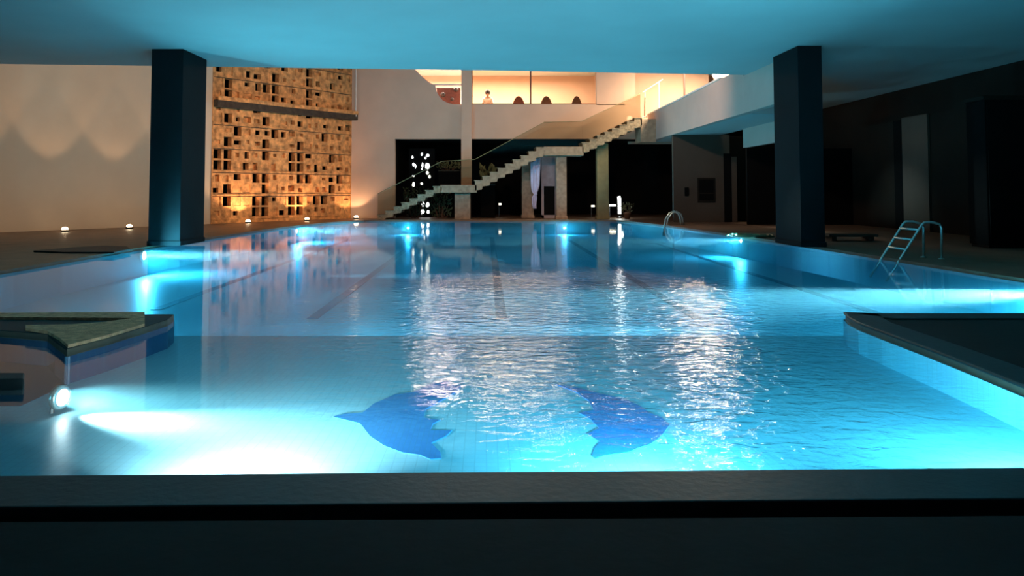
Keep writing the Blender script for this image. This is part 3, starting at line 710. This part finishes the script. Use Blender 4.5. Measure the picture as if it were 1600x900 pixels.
q_ = leafy('x', (0, 0, 0), .22, .4, 60, M['leaf_pale'], 'x', 9, .12)
for ch in list(q_.children): ch.parent = pt; ch.location = (0, 0, .2)
bpy.data.objects.remove(q_)

# ------------------------------------------------------------------ upper terrace: furniture and a person
YT = YW + .9
def arch_chair(x, label, wpx=15, m='rattan'):
    root = empty('rattan_chair', (atY(x, 0, YT).x, YT, fl), label, 'chair', 'round-backed chairs behind the upper windows')
    wd = wpx * YT / F / 2; ht = pz(150, YT) - fl
    prof = [(wd * math.cos(t), max(.42, 0) + (ht - .42) * math.sin(t)) for t in [math.pi * i / 14 for i in range(15)]]
    MB().prismY(prof, -.05, .03).build('backrest', M[m], root, bevel=.02)
    MB().lathe([(wd * .95, .34), (wd, .38), (wd, .42), (wd * .9, .45)], (0, .3, 0)).build('seat', M[m], root, True)
    for sx in (-1, 1):
        for sy in (.05, .55): MB().tube([(sx * wd * .75, sy, 0), (sx * wd * .65, .3 + (sy - .3) * .8, .36)], .025, 8).build('leg', M[m], root)
    return root
arch_chair(853, 'dark round-backed chair behind the upper windows, middle one right of the mullion', 25)
arch_chair(900, 'dark round-backed chair farthest right behind the upper windows', 22)
r_ = arch_chair(810, 'maroon wide-backed chair left of the mullion behind the upper windows', 26, 'maroon')
# bench with cushions behind the curved cut
ub = empty('upper_sofa', (atY(698, 0, YT).x, YT, fl), 'maroon sofa with dark cushions seen through the curved cut in the far wall', 'sofa')
sx0, sx1 = atY(682, 0, YT).x - atY(698, 0, YT).x, atY(720, 0, YT).x - atY(698, 0, YT).x
MB().box(sx0, sx1, -.08, .05, .3, pz(137, YT) - fl).build('backrest', M['maroon'], ub, bevel=.04)
MB().box(sx0, sx1, -.5, -.08, .2, .45).build('seat', M['white_paint'], ub, bevel=.03)
for x_, y_, rr in ((693, 149, .11), (713, 141, .10), (707, 156, .08)):
    MB().lathe([(rr * math.sin(math.pi * i / 8), -rr * math.cos(math.pi * i / 8)) for i in range(9)], (atY(x_, 0, YT).x - atY(698, 0, YT).x, -.2, pz(y_, YT) - fl), (0, 1, 0)).build('cushion', M['hair'], ub, True)
MB().box(sx0, sx1, -.4, -.15, 0, .2).build('base', M['white_paint'], ub)

def skin_body(name, pts, edges, rad, m, parent):
    me = bpy.data.meshes.new(name); me.from_pydata(pts, edges, []); me.materials.append(m)
    o = bpy.data.objects.new(name, me); C.objects.link(o); o.parent = parent
    md = o.modifiers.new('skin', 'SKIN')
    for i, r in enumerate(rad):
        s = me.skin_vertices[0].data[i]; s.radius = (r, r); s.use_root = (i == 0)
    sb_ = o.modifiers.new('s', 'SUBSURF'); sb_.levels = 1; sb_.render_levels = 2
    return o
# seated person, head and shoulders above the parapet
YPn = YW + 1.2
px = atY(762, 0, YPn).x; zc = pz(145, YPn) - fl      # head centre height above terrace
person = empty('person', (px, YPn, fl), 'dark-haired person in a pale top sitting behind the upper windows', 'person')
s = zc - .45 - .0
hz_ = zc; sh = zc - .24; pel = zc - .80
pts = [(0, 0, pel), (0, 0, pel + .2), (0, 0, pel + .38), (0, 0, sh), (0, 0, sh + .09), (0, -.01, hz_ - .05), (0, -.01, hz_ + .05),
       (.16, 0, sh - .02), (.21, -.08, sh - .26), (.12, -.28, sh - .36), (.06, -.34, sh - .36),
       (-.16, 0, sh - .02), (-.21, -.08, sh - .26), (-.12, -.28, sh - .36), (-.06, -.34, sh - .36),
       (.09, -.06, pel - .02), (.11, -.42, pel), (.11, -.44, pel - .38), (.11, -.56, pel - .43),
       (-.09, -.06, pel - .02), (-.11, -.42, pel), (-.11, -.44, pel - .38), (-.11, -.56, pel - .43)]
ed = [(0, 1), (1, 2), (2, 3), (3, 4), (4, 5), (5, 6), (3, 7), (7, 8), (8, 9), (9, 10), (3, 11), (11, 12), (12, 13), (13, 14), (0, 15), (15, 16), (16, 17), (17, 18), (0, 19), (19, 20), (20, 21), (21, 22)]
rad = [.13, .12, .13, .11, .05, .08, .085, .06, .045, .035, .04, .06, .045, .035, .04, .09, .065, .05, .035, .09, .065, .05, .035]
skin_body('body', pts, ed, rad, M['skin'], person)
skin_body('shirt', [pts[0], pts[1], pts[2], (0, 0, sh - .01), pts[7], pts[8], pts[11], pts[12]], [(0, 1), (1, 2), (2, 3), (3, 4), (4, 5), (3, 6), (6, 7)], [.15, .14, .15, .12, .075, .06, .075, .06], M['shirt'], person)
MB().lathe([(.11 * math.sin(math.pi * i / 8) * (1.05), -.13 * math.cos(math.pi * i / 8)) for i in range(9)], (0, -.03 + .05, hz_ + .02)).build('hair', M['hair'], person, True)
stl = empty('stool', (px, YPn, fl), 'plain stool under the seated person behind the upper windows', 'stool')
MB().lathe([(.18, 0), (.2, .03), (.18, .06)], (0, 0, pel - .2)).build('seat', M['rattan'], stl, True)
for sx in (-1, 1):
    for sy in (-1, 1): MB().tube([(sx * .16, sy * .16, 0), (sx * .1, sy * .1, pel - .18)], .02, 6).build('leg', M['rattan'], stl)

# glass rail on the right upper floor
rg = empty('glass_railing', (atX(1030, 0, 8.0).x, 27.5, zsb + .2), 'slim glass railing in the bright room above the right balcony', 'railing')
YG = 31.2
gx0, gx1 = atY(1003, 0, YG).x, atY(1034, 0, YG).x
rg.location = ((gx0 + gx1) / 2, YG, zsb + .2); zf = zsb + .2
local(MB().tube([(gx0, YG, pz(144, YG)), (gx1, YG, pz(124, YG))], .02, 8), rg).build('handrail', M['white_paint'], rg)
for xx in (1006, 1028):
    X_ = atY(xx, 0, YG).x; local(MB().tube([(X_, YG, zf), (X_, YG, pz(142 if xx < 1010 else 128, YG))], .02, 8), rg).build('post', M['white_paint'], rg)
Y3 = 30.0; X3 = atY(1068, 0, Y3).x
mp_ = MB().box(X3 - .03, X3 + .03, Y3, Y3 + .06, zf, HT - .5).build('slim_post', M['maroon']); tag(mp_, 'slim brown upright in the bright room above the right balcony', 'post')
X4 = atY(1005, 0, 31.0).x
mp_ = MB().tube([(X4, 30.9, pz(182, 31)), (X4 + .01, 30.9, pz(165, 31)), (X4 + .03, 30.9, pz(153, 31))], .035, 8).build('dark_post', M['concrete']); tag(mp_, 'short dark post at the top of the stairs by the balcony', 'post')
wl = empty('wall_lamp', (XB + .6, 22.2, 4.75), 'pink-white glowing lamp at the near end of the sloping parapet', 'lamp')
wl.location = atX(1120, 117, XB + .3)
MB().lathe([(.02, -.12), (.10, -.08), (.13, 0), (.10, .08), (.03, .12)], (0, 0, 0)).build('globe', M['lamp_warm'], wl, True)
MB().tube([(0, 0, -.12), (0, 0, -.55)], .02, 8).build('stem', M['dark_metal'], wl)

# ------------------------------------------------------------------ ground uplights at the foot of the walls
def uplight(x, off, power, ang, label, tilt, h=.0):
    l = (atP(x, 355, A, u) - A).dot(u); p = A + u * l + n_out * off; p.z = DZ
    root = empty('ground_uplight', p, label, 'lamp', 'uplights at the foot of the courtyard wall')
    MB().lathe([(.10, 0), (.10, .05), (.075, .07)], (0, 0, 0)).build('housing', M['dark_metal'], root, True)
    MB().lathe([(.085 * math.cos(math.pi / 2 * i / 5), .06 + .075 * math.sin(math.pi / 2 * i / 5)) for i in range(6)], (0, 0, 0)).build('lens', M['lamp_warm'], root, True)
    tg = p - n_out * tilt + Vector((0, 0, 4)); spot(p + Vector((0, 0, .2)), tg, power, WARM, ang, .3, .06, 'uplight')
uplight(75, 1.0, 150, 56, 'leftmost glowing ground lamp at the foot of the plain left wall', .1)
uplight(175, 1.0, 150, 56, 'glowing ground lamp at the foot of the plain wall, beside the left dark pillar', .1)
uplight(-50, 1.0, 150, 56, 'added ground lamp at the foot of the plain wall, just outside the left edge', .1)  # unseen uplight added to even out the wash on the plain wall
uplight(270, 1.0, 130, 56, 'added ground lamp at the foot of the plain wall, hidden behind the left dark pillar', .1)  # unseen uplight added behind the pillar to fill the same wash
uplight(371, .6, 120, 120, 'glowing ground lamp under the left end of the block screen', .8)
uplight(463, .6, 120, 120, 'glowing ground lamp under the middle of the block screen', .8)
uplight(540, .6, 60, 120, 'glowing ground lamp at the right end of the block screen', .8)
# bodies for the added, unseen floodlights on the roof edge
for x_, y_, z_, lab in ((-2.0, 19.3, 5.0, 'left of the middle'), (2.5, 19.6, 5.0, 'right of the middle'), (-4.0, 19.0, 4.8, 'facing the block screen'), (-6.0, 18.9, 4.9, 'facing the plain left wall')):
    fb = empty('added_flood_body', (x_, y_ - .12, TOPZ + .35), 'added unseen black floodlight on the roof edge above the pool, ' + lab, 'lamp', 'added floodlights on the roof edge')
    h = z_ - TOPZ - .35
    MB().box(-.12, .12, -.12, -.02, h - .10, h + .10).build('head', M['dark_metal'], fb, bevel=.01)
    MB().tube([(0, -.07, 0), (0, -.07, h - .1)], .02, 8).build('post', M['dark_metal'], fb)

# ------------------------------------------------------------------ pool ladders
def rail_ladder():
    root = empty('pool_ladder', (atZ(1425, 405, DZ).x, atZ(1425, 405, DZ).y, DZ), 'steel pool ladder with arched rails on the right side of the pool', 'ladder')
    Yl = root.location.y
    def lp(x, y, Y): p = atY(x, y, Y); return Vector((p.x, Y, p.z))
    for (top, bot, post, Y) in (((1411, 350), (1376, 406), (1443, 400), Yl + .35), ((1440, 352), (1402, 412), (1471, 402), Yl)):
        a0 = lp(*bot, Y); a1 = lp(*top, Y); a3 = lp(post[0], 352, Y); a4 = lp(post[0], post[1], Y); a4.z = DZ
        mid = (a1 + a3) / 2 + Vector((0, 0, .05)); dn = (a0 - a1).normalized() * .35
        local(MB().tube([a0 + dn, a0, a0 * .5 + a1 * .5, a1, a1 * .75 + mid * .25 + Vector((0, 0, .03)), mid, a3 * .8 + mid * .2 + Vector((0, 0, .01)), a3 + Vector((0, 0, -.05)), a4], .021, 10), root).build('rail', M['metal'], root, True)
        local(MB().lathe([(.05, 0), (.05, .012), (.025, .02)], a4), root).build('flange', M['metal'], root, True)
    for t in (.12, .38, .64):
        b0 = lp(1411 + (1376 - 1411) * t, 350 + 56 * t, Yl + .35); b1 = lp(1440 - 38 * t, 352 + 60 * t, Yl)
        local(MB().tube([b0, b1], .022, 8), root).build('rung', M['metal'], root, True)
rail_ladder()
root = empty('pool_ladder', (atZ(1052, 352, DZ).x, atZ(1052, 352, DZ).y, DZ), 'pale arched handrails of a pool ladder at the far right corner', 'ladder')
Yl = root.location.y
for dxp, dY, s_ in ((0, 0, 1), (9, .45, .95)):
    pts = []
    for (x, y) in ((1036, 351), (1040, 342), (1046, 333), (1053, 330), (1060, 334), (1063, 342), (1064, 351)):
        p = atY(x, y, Yl); pts.append((p.x + dxp * Yl / F, Yl + dY, DZ + (p.z - DZ) * s_ if y < 350 else (DZ if x > 1050 else -.3)))
    local(MB().tube(pts, .03, 8), root).build('rail', M['metal'], root, True)
# thin flat dark piece on the left deck, hose coil on the right
mt = MB(); q0 = [atZ(x, y, DZ) for x, y in ((52, 394), (110, 389), (160, 386), (198, 387), (204, 391), (178, 396), (100, 396))]
mt.prism([(p.x, p.y) for p in q0], DZ, DZ + .03); tag(mt.build('dark_flat_piece', M['rubber'], bevel=.005), 'thin dark piece lying on the deck at the left pool edge', 'mat')
hc = atZ(1170, 371, DZ); pts = []
for i in range(90):
    t = i / 90 * 2 * math.pi * 3.5; r = .25 + .28 * (i / 90); pts.append((hc.x + .15 + r * math.cos(t) * 1.1, hc.y + .3 + r * math.sin(t), DZ + .03 + .015 * math.sin(i * .9)))
ho = MB().tube(pts, .022, 6).build('garden_hose', M['leaf_pale'], None, True); tag(ho, 'coiled greenish hose on the deck beside the right pillar', 'hose')
